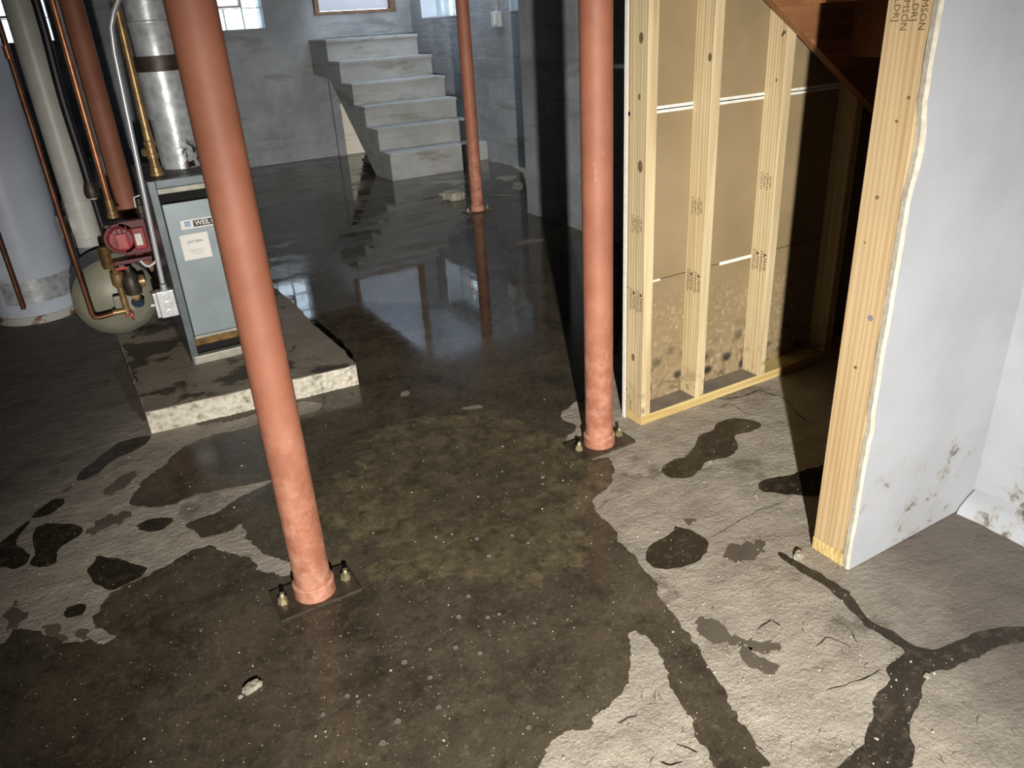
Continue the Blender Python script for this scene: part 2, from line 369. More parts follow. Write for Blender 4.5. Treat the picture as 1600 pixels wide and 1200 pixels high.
# ------------------------------------------------------------------ mesh building
class MB:
    def __init__(s): s.v = []; s.f = []; s.sm = []; s.mi = []
    def add(s, vs, fs, smooth=False, mi=0):
        b = len(s.v); s.v += [Vector(v) for v in vs]; s.f += [[i + b for i in f] for f in fs]
        s.sm += [smooth] * len(fs); s.mi += [mi] * len(fs); return s
    def box(s, x0, x1, y0, y1, z0, z1, mi=0):
        return s.add([(x, y, z) for z in (z0, z1) for y in (y0, y1) for x in (x0, x1)],
                     [(0, 2, 3, 1), (4, 5, 7, 6), (0, 1, 5, 4), (2, 6, 7, 3), (0, 4, 6, 2), (1, 3, 7, 5)], mi=mi)
    def hexa(s, p):   # 8 corners in box order
        return s.add(p, [(0, 2, 3, 1), (4, 5, 7, 6), (0, 1, 5, 4), (2, 6, 7, 3), (0, 4, 6, 2), (1, 3, 7, 5)])
    def tube(s, path, r, n=16, cap=True, mi=0):
        path = [Vector(p) for p in path]; rs = r if isinstance(r, (list, tuple)) else [r] * len(path)
        vs = []; fs = []; ref = None
        for i, p in enumerate(path):
            a = path[max(i - 1, 0)]; b = path[min(i + 1, len(path) - 1)]; d = (b - a).normalized()
            if ref is None: ref = Vector((1, 0, 0)) if abs(d.x) < .9 else Vector((0, 1, 0))
            u = (ref - d * ref.dot(d)).normalized(); v = d.cross(u); ref = u
            for k in range(n):
                an = 2 * math.pi * k / n; vs.append(p + (u * math.cos(an) + v * math.sin(an)) * rs[i])
        for i in range(len(path) - 1):
            for k in range(n):
                fs.append((i * n + k, i * n + (k + 1) % n, (i + 1) * n + (k + 1) % n, (i + 1) * n + k))
        s.add(vs, fs, True, mi)
        if cap:
            b = len(s.v) - len(vs)
            s.f += [[b + k for k in reversed(range(n))], [b + (len(path) - 1) * n + k for k in range(n)]]
            s.sm += [False, False]; s.mi += [mi, mi]
        return s
    def lathe(s, c, axis, prof, n=24):
        """prof: list of (offset along axis, radius)"""
        ax = Vector(axis).normalized()
        return s.tube_var(Vector(c), ax, prof, n)
    def tube_var(s, c, ax, prof, n):
        u = Vector((1, 0, 0)) if abs(ax.x) < .9 else Vector((0, 1, 0)); u = (u - ax * u.dot(ax)).normalized(); v = ax.cross(u)
        vs = []; fs = []
        for o, r in prof:
            for k in range(n):
                an = 2 * math.pi * k / n; vs.append(c + ax * o + (u * math.cos(an) + v * math.sin(an)) * max(r, 1e-5))
        for i in range(len(prof) - 1):
            for k in range(n):
                fs.append((i * n + k, i * n + (k + 1) % n, (i + 1) * n + (k + 1) % n, (i + 1) * n + k))
        s.add(vs, fs, True); b = len(s.v) - len(vs); q = len(prof) - 1
        s.f += [[b + k for k in reversed(range(n))], [b + q * n + k for k in range(n)]]; s.sm += [False, False]; s.mi += [0, 0]
        return s
    def prism(s, poly, axis, a, b):
        """poly: 2D points; axis 'x','y' or 'z' extruded from a to b"""
        f = {'x': lambda p, h: (h, p[0], p[1]), 'y': lambda p, h: (p[0], h, p[1]), 'z': lambda p, h: (p[0], p[1], h)}[axis]
        n = len(poly)
        return s.add([f(p, a) for p in poly] + [f(p, b) for p in poly],
                     [list(reversed(range(n))), list(range(n, 2 * n))] + [(k, (k + 1) % n, n + (k + 1) % n, n + k) for k in range(n)])
    def build(s, name, mat, parent=None, bevel=0.0, at=None, seg=2):
        me = bpy.data.meshes.new(name)
        off = parent_loc(parent) if parent else (Vector(at) if at is not None else Vector())
        me.from_pydata([v - off for v in s.v], [], s.f)
        mats = mat if isinstance(mat, (list, tuple)) else [mat]
        for k in mats: me.materials.append(M[k])
        for p, sm, mi in zip(me.polygons, s.sm, s.mi): p.use_smooth = sm; p.material_index = mi
        bm = bmesh.new(); bm.from_mesh(me)
        bmesh.ops.recalc_face_normals(bm, faces=bm.faces)
        if bevel:
            es = [e for e in bm.edges if len(e.link_faces) == 2 and e.calc_face_angle(0) > .6]
            bmesh.ops.bevel(bm, geom=es, offset=bevel, segments=seg, affect='EDGES', profile=.6, clamp_overlap=True)
        for e in bm.edges:
            if len(e.link_faces) == 2 and e.calc_face_angle(0) > .62: e.smooth = False
        bm.to_mesh(me); bm.free(); me.update()
        o = bpy.data.objects.new(name, me); COL.objects.link(o)
        if parent: o.parent = parent
        elif at is not None: o.location = off
        return o
def parent_loc(p):
    l = Vector()
    while p: l += p.location; p = p.parent
    return l
def empty(name, loc):
    o = bpy.data.objects.new(name, None); o.empty_display_size = .1; COL.objects.link(o); o.location = loc; return o
def tag(o, label=None, cat=None, group=None, kind=None):
    if label: o['label'] = label
    if cat: o['category'] = cat
    if group: o['group'] = group
    if kind: o['kind'] = kind
    return o
def copy_tree(o, parent=None):
    c = o.copy(); COL.objects.link(c); c.parent = parent
    for ch in list(o.children): copy_tree(ch, c)
    return c
def struct(o, label=None):
    o['kind'] = 'structure'
    if label: o['label'] = label
    return o

_txt = {}
def text_mesh(body, size, align='LEFT', spacing=1.0, line=1.0, bold=0.0):
    key = (body, size, align, spacing, line, bold)
    if key in _txt: return _txt[key]
    cu = bpy.data.curves.new('lettering', 'FONT'); cu.body = body; cu.size = size; cu.align_x = align; cu.align_y = 'CENTER'
    cu.space_character = spacing; cu.space_line = line; cu.resolution_u = 2; cu.offset = bold
    o = bpy.data.objects.new('lettering', cu); COL.objects.link(o)
    dg = bpy.context.evaluated_depsgraph_get(); dg.update()
    me = bpy.data.meshes.new_from_object(o.evaluated_get(dg)); me.name = 'lettering'
    bpy.data.objects.remove(o); _txt[key] = me; return me
def text(name, body, size, loc, right, up, mat, parent, align='LEFT', spacing=1.0, line=1.0, bold=0.0):
    me = text_mesh(body, size, align, spacing, line, bold).copy(); me.materials.clear(); me.materials.append(M[mat])
    o = bpy.data.objects.new(name, me); COL.objects.link(o)
    r = Vector(right).normalized(); u = Vector(up).normalized(); n = r.cross(u)
    mt = Matrix((r, u, n)).transposed().to_4x4(); mt.translation = Vector(loc) - (parent_loc(parent) if parent else Vector())
    o.parent = parent; o.matrix_local = mt
    return o

# ------------------------------------------------------------------ outlines on the floor
def outline(pts, z=0.0, step=.02, amp=.008, freq=14, seed=0):
    w = [fl(x, y) for x, y in pts]; out = []
    for _ in range(2):        # round the corners
        w = [q for i in range(len(w)) for q in (w[i].lerp(w[(i + 1) % len(w)], .25), w[i].lerp(w[(i + 1) % len(w)], .75))]
    n = len(w)
    for i in range(n):
        a, b = w[i], w[(i + 1) % n]; d = (b - a).length
        st = step * max(1, ((a + b) / 2).length / 2.2); k = max(1, int(d / st))
        for j in range(k):
            p = a.lerp(b, j / k); sc = max(1, p.length / 2.5)
            q = Vector((p.x * freq / sc, p.y * freq / sc, seed))
            dx = noise.fractal(q, .45, 2.1, 6); dy = noise.fractal(q + Vector((31, 17, 5)), .45, 2.1, 6)
            vx, vy = p.x + dx * amp * sc, p.y + dy * amp * sc
            vy = min(vy, 9.83); vx = min(vx, 4.285)          # water stops at the walls
            if 2.2 < vy < 5.46: vx = min(vx, 3.225)
            out.append(Vector((vx, vy)))
    return out
def flat(name, pts, z, mat, parent=None, **kw):
    o2 = outline(pts, **kw); n = len(o2)
    vs, es, fs, *_ = delaunay_2d_cdt(o2, [(i, (i + 1) % n) for i in range(n)], [], 1, 1e-5)
    c = sum((Vector((v.x, v.y, 0)) for v in vs), Vector()) / len(vs)
    off = parent_loc(parent) if parent else c
    me = bpy.data.meshes.new(name); me.from_pydata([(v.x - off.x, v.y - off.y, z - (off.z if parent else 0)) for v in vs], [], [tuple(f) for f in fs])
    me.materials.append(M[mat]); me.update()
    bm = bmesh.new(); bm.from_mesh(me)
    for f in bm.faces:
        f.normal_update()
        if f.normal.z < 0: f.normal_flip()
    bm.to_mesh(me); bm.free()
    o = bpy.data.objects.new(name, me); COL.objects.link(o)
    if parent: o.parent = parent
    else: o.location = (c.x, c.y, 0)
    return o

# ================================================================== STRUCTURE
YB, XR, XN = 9.90, 4.30, 3.235          # back wall, far right wall, near right wall
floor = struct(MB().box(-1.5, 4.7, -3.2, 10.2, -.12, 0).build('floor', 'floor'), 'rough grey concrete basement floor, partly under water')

def wall_holes(name, axis, p0, p1, a0, a1, z0, z1, holes, mat, label=None):
    """wall slab p0..p1 thick across axis, running a0..a1, with rectangular holes (a,b,z,z)"""
    m = MB(); cuts = sorted({a0, a1, *[h[0] for h in holes], *[h[1] for h in holes]})
    for s, e in zip(cuts[:-1], cuts[1:]):
        hs = sorted([(h[2], h[3]) for h in holes if h[0] <= s and h[1] >= e]); z = z0
        for b, t_ in hs + [(z1, z1)]:
            if b - z > 1e-4:
                if axis == 'y': m.box(s, e, p0, p1, z, b)
                else: m.box(p0, p1, s, e, z, b)
            z = t_
    return struct(m.build(name, mat), label)
ZW0, ZW1 = 1.52, 2.18
wall_back = wall_holes('wall_back', 'y', YB, YB + .3, -1.5, XR, 0, 2.35,
    [(-.78, .28, ZW0, ZW1), (1.42, 2.46, ZW0, ZW1), (3.06, 4.10, 1.63, 2.35)], 'paint_grey', 'grey painted block wall behind the concrete steps')
wall_far = wall_holes('wall_right_far', 'x', XR, XR + .4, 5.2, 10.2, 0, 2.35,
    [(6.31, 7.41, ZW0, ZW1), (8.45, 9.57, ZW0, ZW1)], 'paint_grey', 'grey painted block wall right of the concrete steps')
wall_near = struct(MB().box(XN, XN + .35, 2.15, 5.45, 0, 2.35).build('wall_right_near', 'paint_grey'), 'grey painted wall jutting out behind the middle red column')
MB().box(XN + .35, XR + .2, 5.2, 5.3, 0, 2.35).build('wall_right_return', 'paint_grey')['kind'] = 'structure'
struct(MB().box(2.5, XN + .35, .95, 1.045, 0, 2.35).box(XN, XN + .35, 1.045, 2.15, 0, 2.35).build('wall_closet_end', 'paint_grey'))
struct(MB().box(-1.5, -1.2, -3.2, 10.2, 0, 2.35).build('wall_left', 'paint_grey'))
struct(MB().box(-1.5, 2.5, -3.2, -3.0, 0, 2.35).build('wall_front', 'paint_grey'))
# white foundation wall on the right with a rough footing ledge
wall_r = struct(MB().box(2.18, 2.5, -3.2, 1.045, 0, 2.35).build('wall_right', 'wall_white'), 'white painted foundation wall with mould on the far right')
lp = []
m = MB(); N = 60; vs = []; fs = []
for i in range(N + 1):
    y = 1.04 - 2.2 * i / N
    q = noise.fractal(Vector((y * 9, 1, 0)), 1, 2, 4) * .012
    vs += [(2.19, y, 0), (2.105 + q, y, 0), (2.115 + q, y, .022 + q * .6), (2.15 + q * .5, y, .05 + q), (2.19, y, .07 + q)]
for i in range(N):
    for k in range(4): fs.append((i * 5 + k, i * 5 + k + 1, i * 5 + 6 + k, i * 5 + 5 + k))
m.add(vs, fs, True).build('footing_ledge', 'wall_white', wall_r)

# ceiling with joists, open over the landing
ceil = struct(MB().box(-1.5, 3.10, -3.2, 10.2, 2.16, 2.35).box(3.10, 4.7, -3.2, 7.40, 2.16, 2.35).build('ceiling', 'joist_wood'), 'dark open joist ceiling')
for i, y in enumerate([k * .406 - 2.9 for k in range(32)]):
    x1 = 3.04 if y > 7.25 else (XR if y > 5.4 else (3.23 if y > 2.3 else 2.17))
    MB().box(-1.2, x1, y, y + .04, 2.02, 2.16).build('joist', 'joist_wood', ceil)
# stairwell walls rising above the basement ceiling; unseen top left open for sky light
st = struct(MB().box(3.04, 3.10, 7.34, 10.2, 2.00, 3.4).build('wall_stairwell_left', 'paint_white'))
struct(MB().box(3.04, 4.36, 7.34, 7.40, 2.00, 3.4).build('wall_stairwell_front', 'paint_white'))
struct(MB().box(4.30, 4.36, 7.40, 10.2, 2.35, 3.4).build('wall_stairwell_right', 'paint_white'))
struct(MB().box(3.10, 4.30, 10.2, 10.26, 2.35, 3.4).build('wall_stairwell_back', 'paint_white'))
# side door at the landing
dr = struct(empty('door_1', (3.58, YB + .05, 1.63)), 'white door with raw wood frame above the steps')
MB().box(3.13, 4.03, YB + .06, YB + .10, 1.665, 3.4).build('door_leaf', 'door_white', dr, .004)
MB().box(3.07, 3.125, YB - .02, YB + .14, 1.63, 3.4).build('jamb', 'bare_wood', dr, .004)
MB().box(4.035, 4.10, YB - .02, YB + .14, 1.63, 3.4).build('jamb', 'bare_wood', dr, .004)
MB().box(3.05, 4.11, YB - .012, YB + .14, 1.625, 1.66).build('sill', 'bare_wood', dr, .005)

# glass-block windows
def block_window(n, axis, a0, a1, p, vent_cols, label):
    mid = (a0 + a1) / 2
    wn = struct(empty('window_%d' % n, (mid, p, ZW0) if axis == 'y' else (p, mid, ZW0)), label)
    cols = 5; W = (a1 - a0) / cols; Hh = (ZW1 - ZW0) / 3; j = .004; T = .04
    def bx(m, s, e, d0, d1, z0, z1):
        if axis == 'y': m.box(s, e, p + d0, p + d1, z0, z1)
        else: m.box(p + d0, p + d1, s, e, z0, z1)
    first = None
    for r in range(3):
        for k in range(cols):
            if r == 1 and k in vent_cols: continue
            s = a0 + k * W; z = ZW0 + r * Hh
            loc = Vector((s + W / 2, p, z + Hh / 2)) if axis == 'y' else Vector((p, s + W / 2, z + Hh / 2))
            if first is None:
                m = MB(); bx(m, s + j, s + W - j, -T, T, z + j, z + Hh - j)
                first = m.build('glass_block', 'glass_block', None, .012, at=loc); o = first
            else:
                o = first.copy(); COL.objects.link(o)
            o.parent = wn; o.location = loc - wn.location
    m = MB()
    for k in range(cols + 1):
        x = a0 + k * W
        if k in vent_cols[1:]:
            bx(m, x - j, x + j, -.03, .03, ZW0, ZW0 + Hh); bx(m, x - j, x + j, -.03, .03, ZW1 - Hh, ZW1)
        else: bx(m, max(a0, x - j), min(a1, x + j), -.03, .03, ZW0, ZW1)
    for r in range(4):
        z = ZW0 + r * Hh; bx(m, a0, a1, -.029, .029, max(ZW0, z - j), min(ZW1, z + j))
    m.build('mortar_joint', 'mortar', wn)
    s, e = a0 + vent_cols[0] * W + .008, a0 + (vent_cols[-1] + 1) * W - .008; z0, z1 = ZW0 + Hh + .008, ZW1 - Hh - .008; q = .022
    v = MB()
    for (b, c_, d, f) in ((s, e, z0, z0 + q), (s, e, z1 - q, z1), (s, s + q, z0 + q, z1 - q), (e - q, e, z0 + q, z1 - q)): bx(v, b, c_, -.05, .05, d, f)
    fr = v.build('vent_frame', 'vent_frame', wn)
    g = MB(); bx(g, s + q, e - q, -.004, .004, z0 + q, z1 - q); g.build('vent_pane', 'glass_block', fr)
    return wn
block_window(1, 'y', -.78, .28, YB + .12, [1, 2, 3], 'glass block window glimpsed between the pipes at the far left')
block_window(2, 'y', 1.42, 2.46, YB + .12, [1, 2, 3], 'glass block window with vent above the back wall left of the door')
block_window(3, 'x', 8.45, 9.57, XR + .24, [1, 2, 3], 'glass block window right of the door behind the far red column')
block_window(4, 'x', 6.31, 7.41, XR + .24, [1, 2, 3], 'sliver of glass block window beside the electrical box')
# painted white reveals round window 3 and 4 and grey frame strips
for wi, (a, b) in enumerate(((8.45, 9.57), (6.31, 7.41))):
    m = MB(); m.box(XR - .004, XR + .2, b - .012, b, ZW0, ZW1).box(XR - .004, XR + .2, a, b - .012, ZW0, ZW0 + .012)
    struct(m.build('trim_%d' % (wi + 1), 'paint_white'))
# bare patch of wall under the steps
MB().box(3.20, 4.28, YB - .012, YB + .01, .0, .62).build('bare_wall_patch', 'whitewash', wall_back)
MB().box(3.10, 3.20, YB - .06, YB + .01, .0, .93).build('pier', 'paint_grey', wall_back, .006)

# concrete steps
steps = tag(empty('concrete_steps', (3.4, 8.2, 0)), 'grey painted basement steps leading up to the white door', 'stairs')
NY = [9.23, 8.87, 8.545, 8.245, 7.93, 7.66, ]; NZ = [1.362, 1.138, .918, .702, .492, .276]
XRs = [4.06, 4.06, 4.05, 4.03, 3.90, 3.80]
for k in range(6):
    y0 = NY[k]; y1 = YB - .004 if k == 0 else NY[k - 1]; x1 = XRs[k]; z = NZ[k]
    zb = NZ[k + 1] if k < 5 else 0.0
    m = MB(); m.box(2.965, x1, y0 + .012, y1 + (.03 if k else 0), zb - (.02 if k < 5 else 0), z - .035)
    m.build('riser', 'paint_stair', steps, .004)
    MB().box(2.935, x1 + .005, y0 - .012, y1 + (.02 if k else 0), z - .035, z).build('tread', 'paint_stair', steps, .008)
YS = YB - .004
side = [(YS, NZ[0] - .036)]
for k in range(6):
    side.append((NY[k] + .0125, NZ[k] - .036)); side.append((NY[k] + .0125, (NZ[k + 1] if k < 5 else 0) - (.036 if k < 5 else 0)))
side += [(8.15, 0), (8.88, .60), (9.30, .94), (YS, .98)]
MB().prism(side, 'x', 2.940, 3.79).build('stair_slab', 'paint_stair', steps)
MB().box(3.86, XR - .004, 8.07, 8.42, 0, .205).box(3.90, XR - .004, 8.36, 8.72, .2, .43).build('side_ledge', 'paint_stair', steps, .008)

# electrical box on the far right wall
eb = tag(empty('electrical_box', (XR, 7.645, 1.40)), 'grey steel electrical box with conduit on the far wall beside the sliver of window', 'electrical box')
MB().box(XR - .05, XR, 7.56, 7.73, 1.385, 1.535).build('housing', 'box_steel', eb, .012)
MB().box(XR - .062, XR - .05, 7.625, 7.655, 1.41, 1.53).build('switch_plate', 'label_white', eb, .003)
MB().tube([(XR - .02, 7.645, 1.53), (XR - .02, 7.645, 2.03)], .011, 10).build('conduit', 'conduit', eb)

# ================================================================== STUD WALL AND CLOSET
PX = (1, 0, 0)
def stamp(parent, X, yc, z, lines, size=.0165):
    text('grade_stamp', '\n'.join(lines), size, (X - .0008, yc, z), (0, 0, -1), (0, -1, 0), 'ink', parent, 'CENTER', 1.0, .95)
ws = struct(empty('wall_stud', (2.4, 2.09, 0)), 'open stud wall with brown-backed drywall')
Y0, Y1 = 2.045, 2.134
p = MB().box(1.680, 3.23, Y0, Y1, 0, .038).build('bottom_plate', 'pine_plate', ws, .002)
MB().box(1.724, 2.30, Y0 + .003, Y1 - .001, .0378, .0392).build('dust_film', 'plate_dust', ws)
def stud(x, top=2.02, mat='pine_stud', y0=Y0, y1=Y1, parent=ws, z0=.038, wd=.042):
    return MB().box(x, x + wd, y0, y1, z0, top).build('stud', mat, parent, .002)
SX = [1.680, 1.955, 2.300, 2.71, 3.11]
ST = []
for i, x in enumerate(SX):
    ST.append(stud(x, 2.02))
LN = ['▲PRIME', 'STIMSON', '▲PRIME', 'STIMSON']
LS = ['Ⓟ SPF', '────', 'Ⓟ SPF', '────']
LS = ['(P) SPF', 'S-GRN 03', '(P) SPF', 'S-GRN 03']
for i, (za, zb) in enumerate(((.50, .78), (.515, .80), (.53, .84))):
    xx = SX[i]
    stamp(ST[i], xx, (Y0 + Y1) / 2, za, LN, .0205); stamp(ST[i], xx, (Y0 + Y1) / 2, zb, LS, .0155)
# knots on the first and second studs
for (sx, y, z, r) in ((0, 2.075, .98, .012), (0, 2.08, 1.375, .010), (0, 2.085, 1.20, .006), (0, 2.10, .27, .009), (1, 2.06, 1.30, .008), (2, 2.08, 1.2, .004)):
    m = MB(); m.lathe((SX[sx] - .0006, y, z), (1, 0, 0), [(0, r), (.004, r)], 14)
    for v in m.v: v.z = z + (v.z - z) * 1.7
    m.build('knot', 'bare_wood', ST[sx])
# drywall sheets seen from the back: joints at 0.54 and 1.145 with torn white paper edges
def sheet(z0, z1):
    return MB().box(1.672, 3.235, Y1, Y1 + .016, z0, z1).build('drywall_sheet', 'paper', ws, .0015)
sheet(.0, .538); sheet(.541, 1.139); sheet(1.151, 2.16)
m = MB().box(1.73, 3.2, Y1 - .0015, Y1 + .001, 1.134, 1.1435).box(1.73, 3.2, Y1 - .0015, Y1 + .001, 1.147, 1.157).build('seam_paper', 'drywall_edge', ws)
MB().box(1.73, 1.83, Y1 - .0012, Y1 + .001, .534, .542).box(2.13, 2.30, Y1 - .0012, Y1 + .001, .532, .545).build('seam_paper', 'drywall_edge', ws)
MB().box(1.6695, 1.6725, Y1, Y1 + .017, 0, 2.16).build('drywall_edge', 'drywall_edge', ws)

# near partition end: stud, plate and white drywall on the near side
wp = struct(empty('wall_partition', (1.9, 1.1, 0)), 'white drywall partition ending in a bare pine stud')
e0, e1 = 1.068, 1.173
est = stud(1.615, 2.16, 'pine_end', e0, e1, wp, .040, .04)
MB().box(1.612, 2.18, e0 - .002, e1, 0, .040).build('bottom_plate', 'pine_plate', wp, .002)
for k in range(1, 3): stud(1.615 + k * .27, 2.16, 'pine_end', e0, e1, wp, .040, .04)
# drywall with a ragged free edge
vs = []; fs = []; N = 80
for i in range(N + 1):
    z = 2.16 * i / N + .004
    q = noise.fractal(Vector((3, 2, z * 7)), 1, 2, 4) * .004
    if 1.05 < z < 1.24: q += .012 * math.sin((z - 1.05) / .19 * math.pi)
    if .42 < z < .47: q += .006
    vs += [(1.612 + q, e0 - .001, z), (1.608 + q, e0 - .016, z), (1.613 + q * 1.4, e0 - .0235, z), (2.19, e0 - .0235, z), (2.19, e0 - .001, z)]
for i in range(N):
    for k in range(5): fs.append((i * 5 + k, i * 5 + (k + 1) % 5, i * 5 + 5 + (k + 1) % 5, i * 5 + 5 + k))
m = MB(); m.add(vs, fs); m.mi = [1 if k % 5 in (0, 1) else 0 for k in range(len(fs))]
m.build('drywall_sheet', ['drywall_white', 'drywall_core'], wp)
text('grade_stamp', 'STIMSON\n[LDR]\nSTIMSON\n[LDR]', .021, (1.6142, 1.118, 1.425), (0, 0, -1), (0, -1, 0), 'ink', est, 'CENTER', 1, 1.0)
for (y, z, r) in ((1.13, 1.03, .005), (1.09, 1.25, .004), (1.11, 1.20, .0035), (1.145, .92, .003), (1.12, .60, .0045), (1.10, .74, .008)):
    m = MB(); m.lathe((1.6143, y, z), (1, 0, 0), [(0, r), (.003, r)], 12); m.build('knot', 'bare_wood' if r < .007 else 'label_grey', est)

# wooden stair seen from below inside the closet
ws2 = tag(empty('wooden_stair', (2.4, 1.6, 0)), 'sloping underside of a wooden stair in the dark closet', 'stairs')
sl = -.667; z_at = lambda x: 1.462 + sl * (x - 2.165)
def stringer(ya, yb):
    x0, x1 = 1.92, 3.2; h = .300 / .832
    MB().prism([(x0, z_at(x0)), (x1, z_at(x1)), (x1, z_at(x1) + h), (x0, z_at(x0) + h)], 'y', ya, yb).build('stringer', 'stringer_wood', ws2, .003)
stringer(2.005, 2.0445); stringer(1.18, 1.218)
x = 3.15
while z_at(x) + .46 < 2.0:
    zt = z_at(x) + .30
    MB().box(x - .275, x + .02, 1.218, 2.005, zt - .03, zt).build('tread', 'stringer_wood', ws2)
    MB().box(x - .295, x - .275, 1.218, 2.005, zt - .03, zt + .155).build('riser', 'stringer_wood', ws2)
    x -= .275
# nail bent at the top of the third stud
MB().tube([(2.297, 2.07, 1.345), (2.27, 2.03, 1.36)], .002, 6).build('nail', 'iron', ST[2])

# ================================================================== RED STEEL COLUMNS
def column(cx, cy, label, plate=True, r=.0508, wx=.116, wy=.070):
    c = tag(empty('steel_column', (cx, cy, 0)), label, 'column', 'red steel support columns')
    MB().tube([(cx, cy, .01), (cx, cy, 2.02)], r, 40).build('pipe', 'red', c)
    MB().lathe((cx, cy, 0), (0, 0, 1), [(.008, r + .008), (.030, r + .0075), (.048, r + .0065), (.052, r + .001)], 40).build('collar', 'red', c)
    MB().lathe((cx, cy, 0), (0, 0, 1), [(.044, r + .0070), (.048, r + .0078), (.052, r + .004), (.053, r)], 40).build('weld_ring', 'caulk', c)
    if plate:
        MB().box(cx - wx, cx + wx, cy - wy, cy + wy, 0, .010).build('base_plate', 'rust_plate', c, .002)
        for s in (-1, 1):
            x = cx + s * .092
            b = MB().lathe((x, cy, 0), (0, 0, 1), [(.010, .0155), (.0125, .0155), (.013, .013), (.026, .013)], 6).build('anchor_nut', 'bolt', c)
            MB().tube([(x, cy, .02), (x + .002, cy, .042)], .0065, 10).build('anchor_bolt', 'bolt', b)
    return c
column(.310, 1.812, 'nearest red steel column, tall in the left foreground with base plate')
column(1.463, 2.022, 'red steel column standing just left of the open stud wall')
column(2.945, 5.79, 'far red steel column standing in water by the grey steps')
column(.248, 4.66, 'dark red steel column among the pipes beside the water heater', False, .054)

# ================================================================== BOILER CORNER
pad = tag(empty('concrete_pad', (.46, 3.8, 0)), 'low concrete pad with crumbly white edge under the grey boiler', 'concrete pad')
po = [(.035, 3.16), (.905, 3.085), (.915, 3.30), (.90, 3.70), (.915, 4.05), (.90, 4.50), (.02, 4.50), (.03, 3.85)]
# resample and roughen the pad outline
pts = []
for i in range(len(po)):
    a = Vector(po[i]); b = Vector(po[(i + 1) % len(po)]); k = max(1, int((b - a).length / .03))
    for j in range(k):
        q = a.lerp(b, j / k); e = .008
        pts.append((q.x + e * noise.noise(Vector((q.x * 13, q.y * 13, 1))), q.y + e * noise.noise(Vector((q.x * 13, q.y * 13, 9)))))
MB().prism(pts, 'z', .0, .096).build('slab', 'pad_edge', pad)
MB().prism(pts, 'z', .0955, .100).build('top_skin', 'pad', pad)

bo = tag(empty('boiler', (.48, 3.85, .1)), 'grey steel boiler cabinet with a maker plate and sticker standing on the pad', 'boiler')
bx0, bx1, by0, by1, bz0, bz1 = .285, .685, 3.55, 4.14, .10, .93
m = MB().box(bx0, bx0 + .012, by0 + .01, by1, bz0, bz1 - .01).box(bx1 - .012, bx1, by0 + .01, by1, bz0, bz1 - .01).box(bx0, bx1, by1 - .012, by1, bz0, bz1 - .01)
m.build('jacket', 'boiler_frame', bo, .002)
MB().box(bx0, bx1, by0 + .04, by1, bz1 - .012, bz1).build('top_plate', 'boiler_top', bo, .002)
MB().box(bx0, bx0 + .032, by0 - .008, by0 + .03, bz0, bz1).build('corner_post', 'boiler_frame', bo, .003)
MB().box(bx1 - .032, bx1, by0 - .008, by0 + .03, bz0, bz1).build('corner_post', 'boiler_frame', bo, .003)
MB().box(bx0 + .032, bx1 - .032, by0 - .004, by0 + .05, .895, .93).build('top_rail', 'boiler_frame', bo, .003)
MB().box(bx0 + .032, bx1 - .032, by0 - .006, by0 + .03, .872, .895).build('top_rail', 'boiler_rail', bo, .003)
MB().box(bx0 + .02, bx1 - .02, by0 + .06, by0 + .07, bz0, .92).build('inner_liner', 'black_void', bo)
MB().box(bx0 + .036, bx1 - .036, by0 + .004, by0 + .022, .232, .828).build('front_panel', 'boiler_panel', bo, .004)
MB().box(bx0 + .036, bx1 - .036, by0 - .004, by0 + .02, .220, .232).build('panel_lip', 'boiler_rail', bo, .002)
MB().box(bx0 + .034, bx1 - .034, by0 + .03, by0 + .05, .175, .222).build('burner_bar', 'rust_bar', bo, .004)
MB().box(bx0 + .01, bx1 - .01, by0 - .010, by0 + .03, .100, .140).build('base_rail', 'boiler_rail', bo, .004)
np_ = MB().box(.375, .618, by0 + .000, by0 + .0045, .712, .752).build('name_plate', 'label_white', bo, .001)
MB().box(.426, .612, by0 - .0008, by0 + .001, .718, .746).build('plate_field', 'label_black', np_)
text('lettering', 'WEIL·McLAIN', .0285, (.433, by0 - .0016, .732), (1, 0, 0), (0, 0, 1), 'label_white', np_, 'LEFT', .96, 1.0, .0004)
for k in range(3): MB().box(.392 + k * .0085, .397 + k * .0085, by0 - .0008, by0 + .001, .722, .741).build('emblem_bar', 'label_blue', np_)
MB().box(.390, .416, by0 - .0008, by0 + .001, .741, .745).build('emblem_bar', 'label_blue', np_)
stk = MB().box(.358, .475, by0 + .001, by0 + .0045, .578, .690).build('sticker', 'label_white', bo, .0015)
text('lettering', 'SATURN', .017, (.4165, by0 - .0002, .656), (1, 0, 0), (0, 0, 1), 'label_black', stk, 'CENTER')
text('lettering', 'Heating Service\ncall for service\n24 hours', .0095, (.4165, by0 - .0002, .612), (1, 0, 0), (0, 0, 1), 'label_grey', stk, 'CENTER')

# flue above the boiler
FX, FY = .478, 3.87
fp = tag(empty('flue_pipe', (FX, FY, .93)), 'galvanised flue pipe with scorched foot rising from the boiler', 'flue pipe')
MB().lathe((FX, FY, 0), (0, 0, 1), [(.93, .088), (1.15, .089)], 36).build('draft_section', 'galv_burnt', fp)
MB().lathe((FX, FY, 0), (0, 0, 1), [(1.145, .094), (1.335, .095)], 36).build('collar_section', 'galv', fp)
MB().lathe((FX, FY, 0), (0, 0, 1), [(1.335, .09), (1.337, .096), (1.395, .096), (1.397, .08)], 36).build('dark_band', 'iron', fp)
MB().lathe((FX, FY, 0), (0, 0, 1), [(1.395, .084), (1.515, .085), (1.52, .088), (1.528, .088), (1.533, .084), (2.05, .084)], 36).build('upper_section', 'galv', fp)

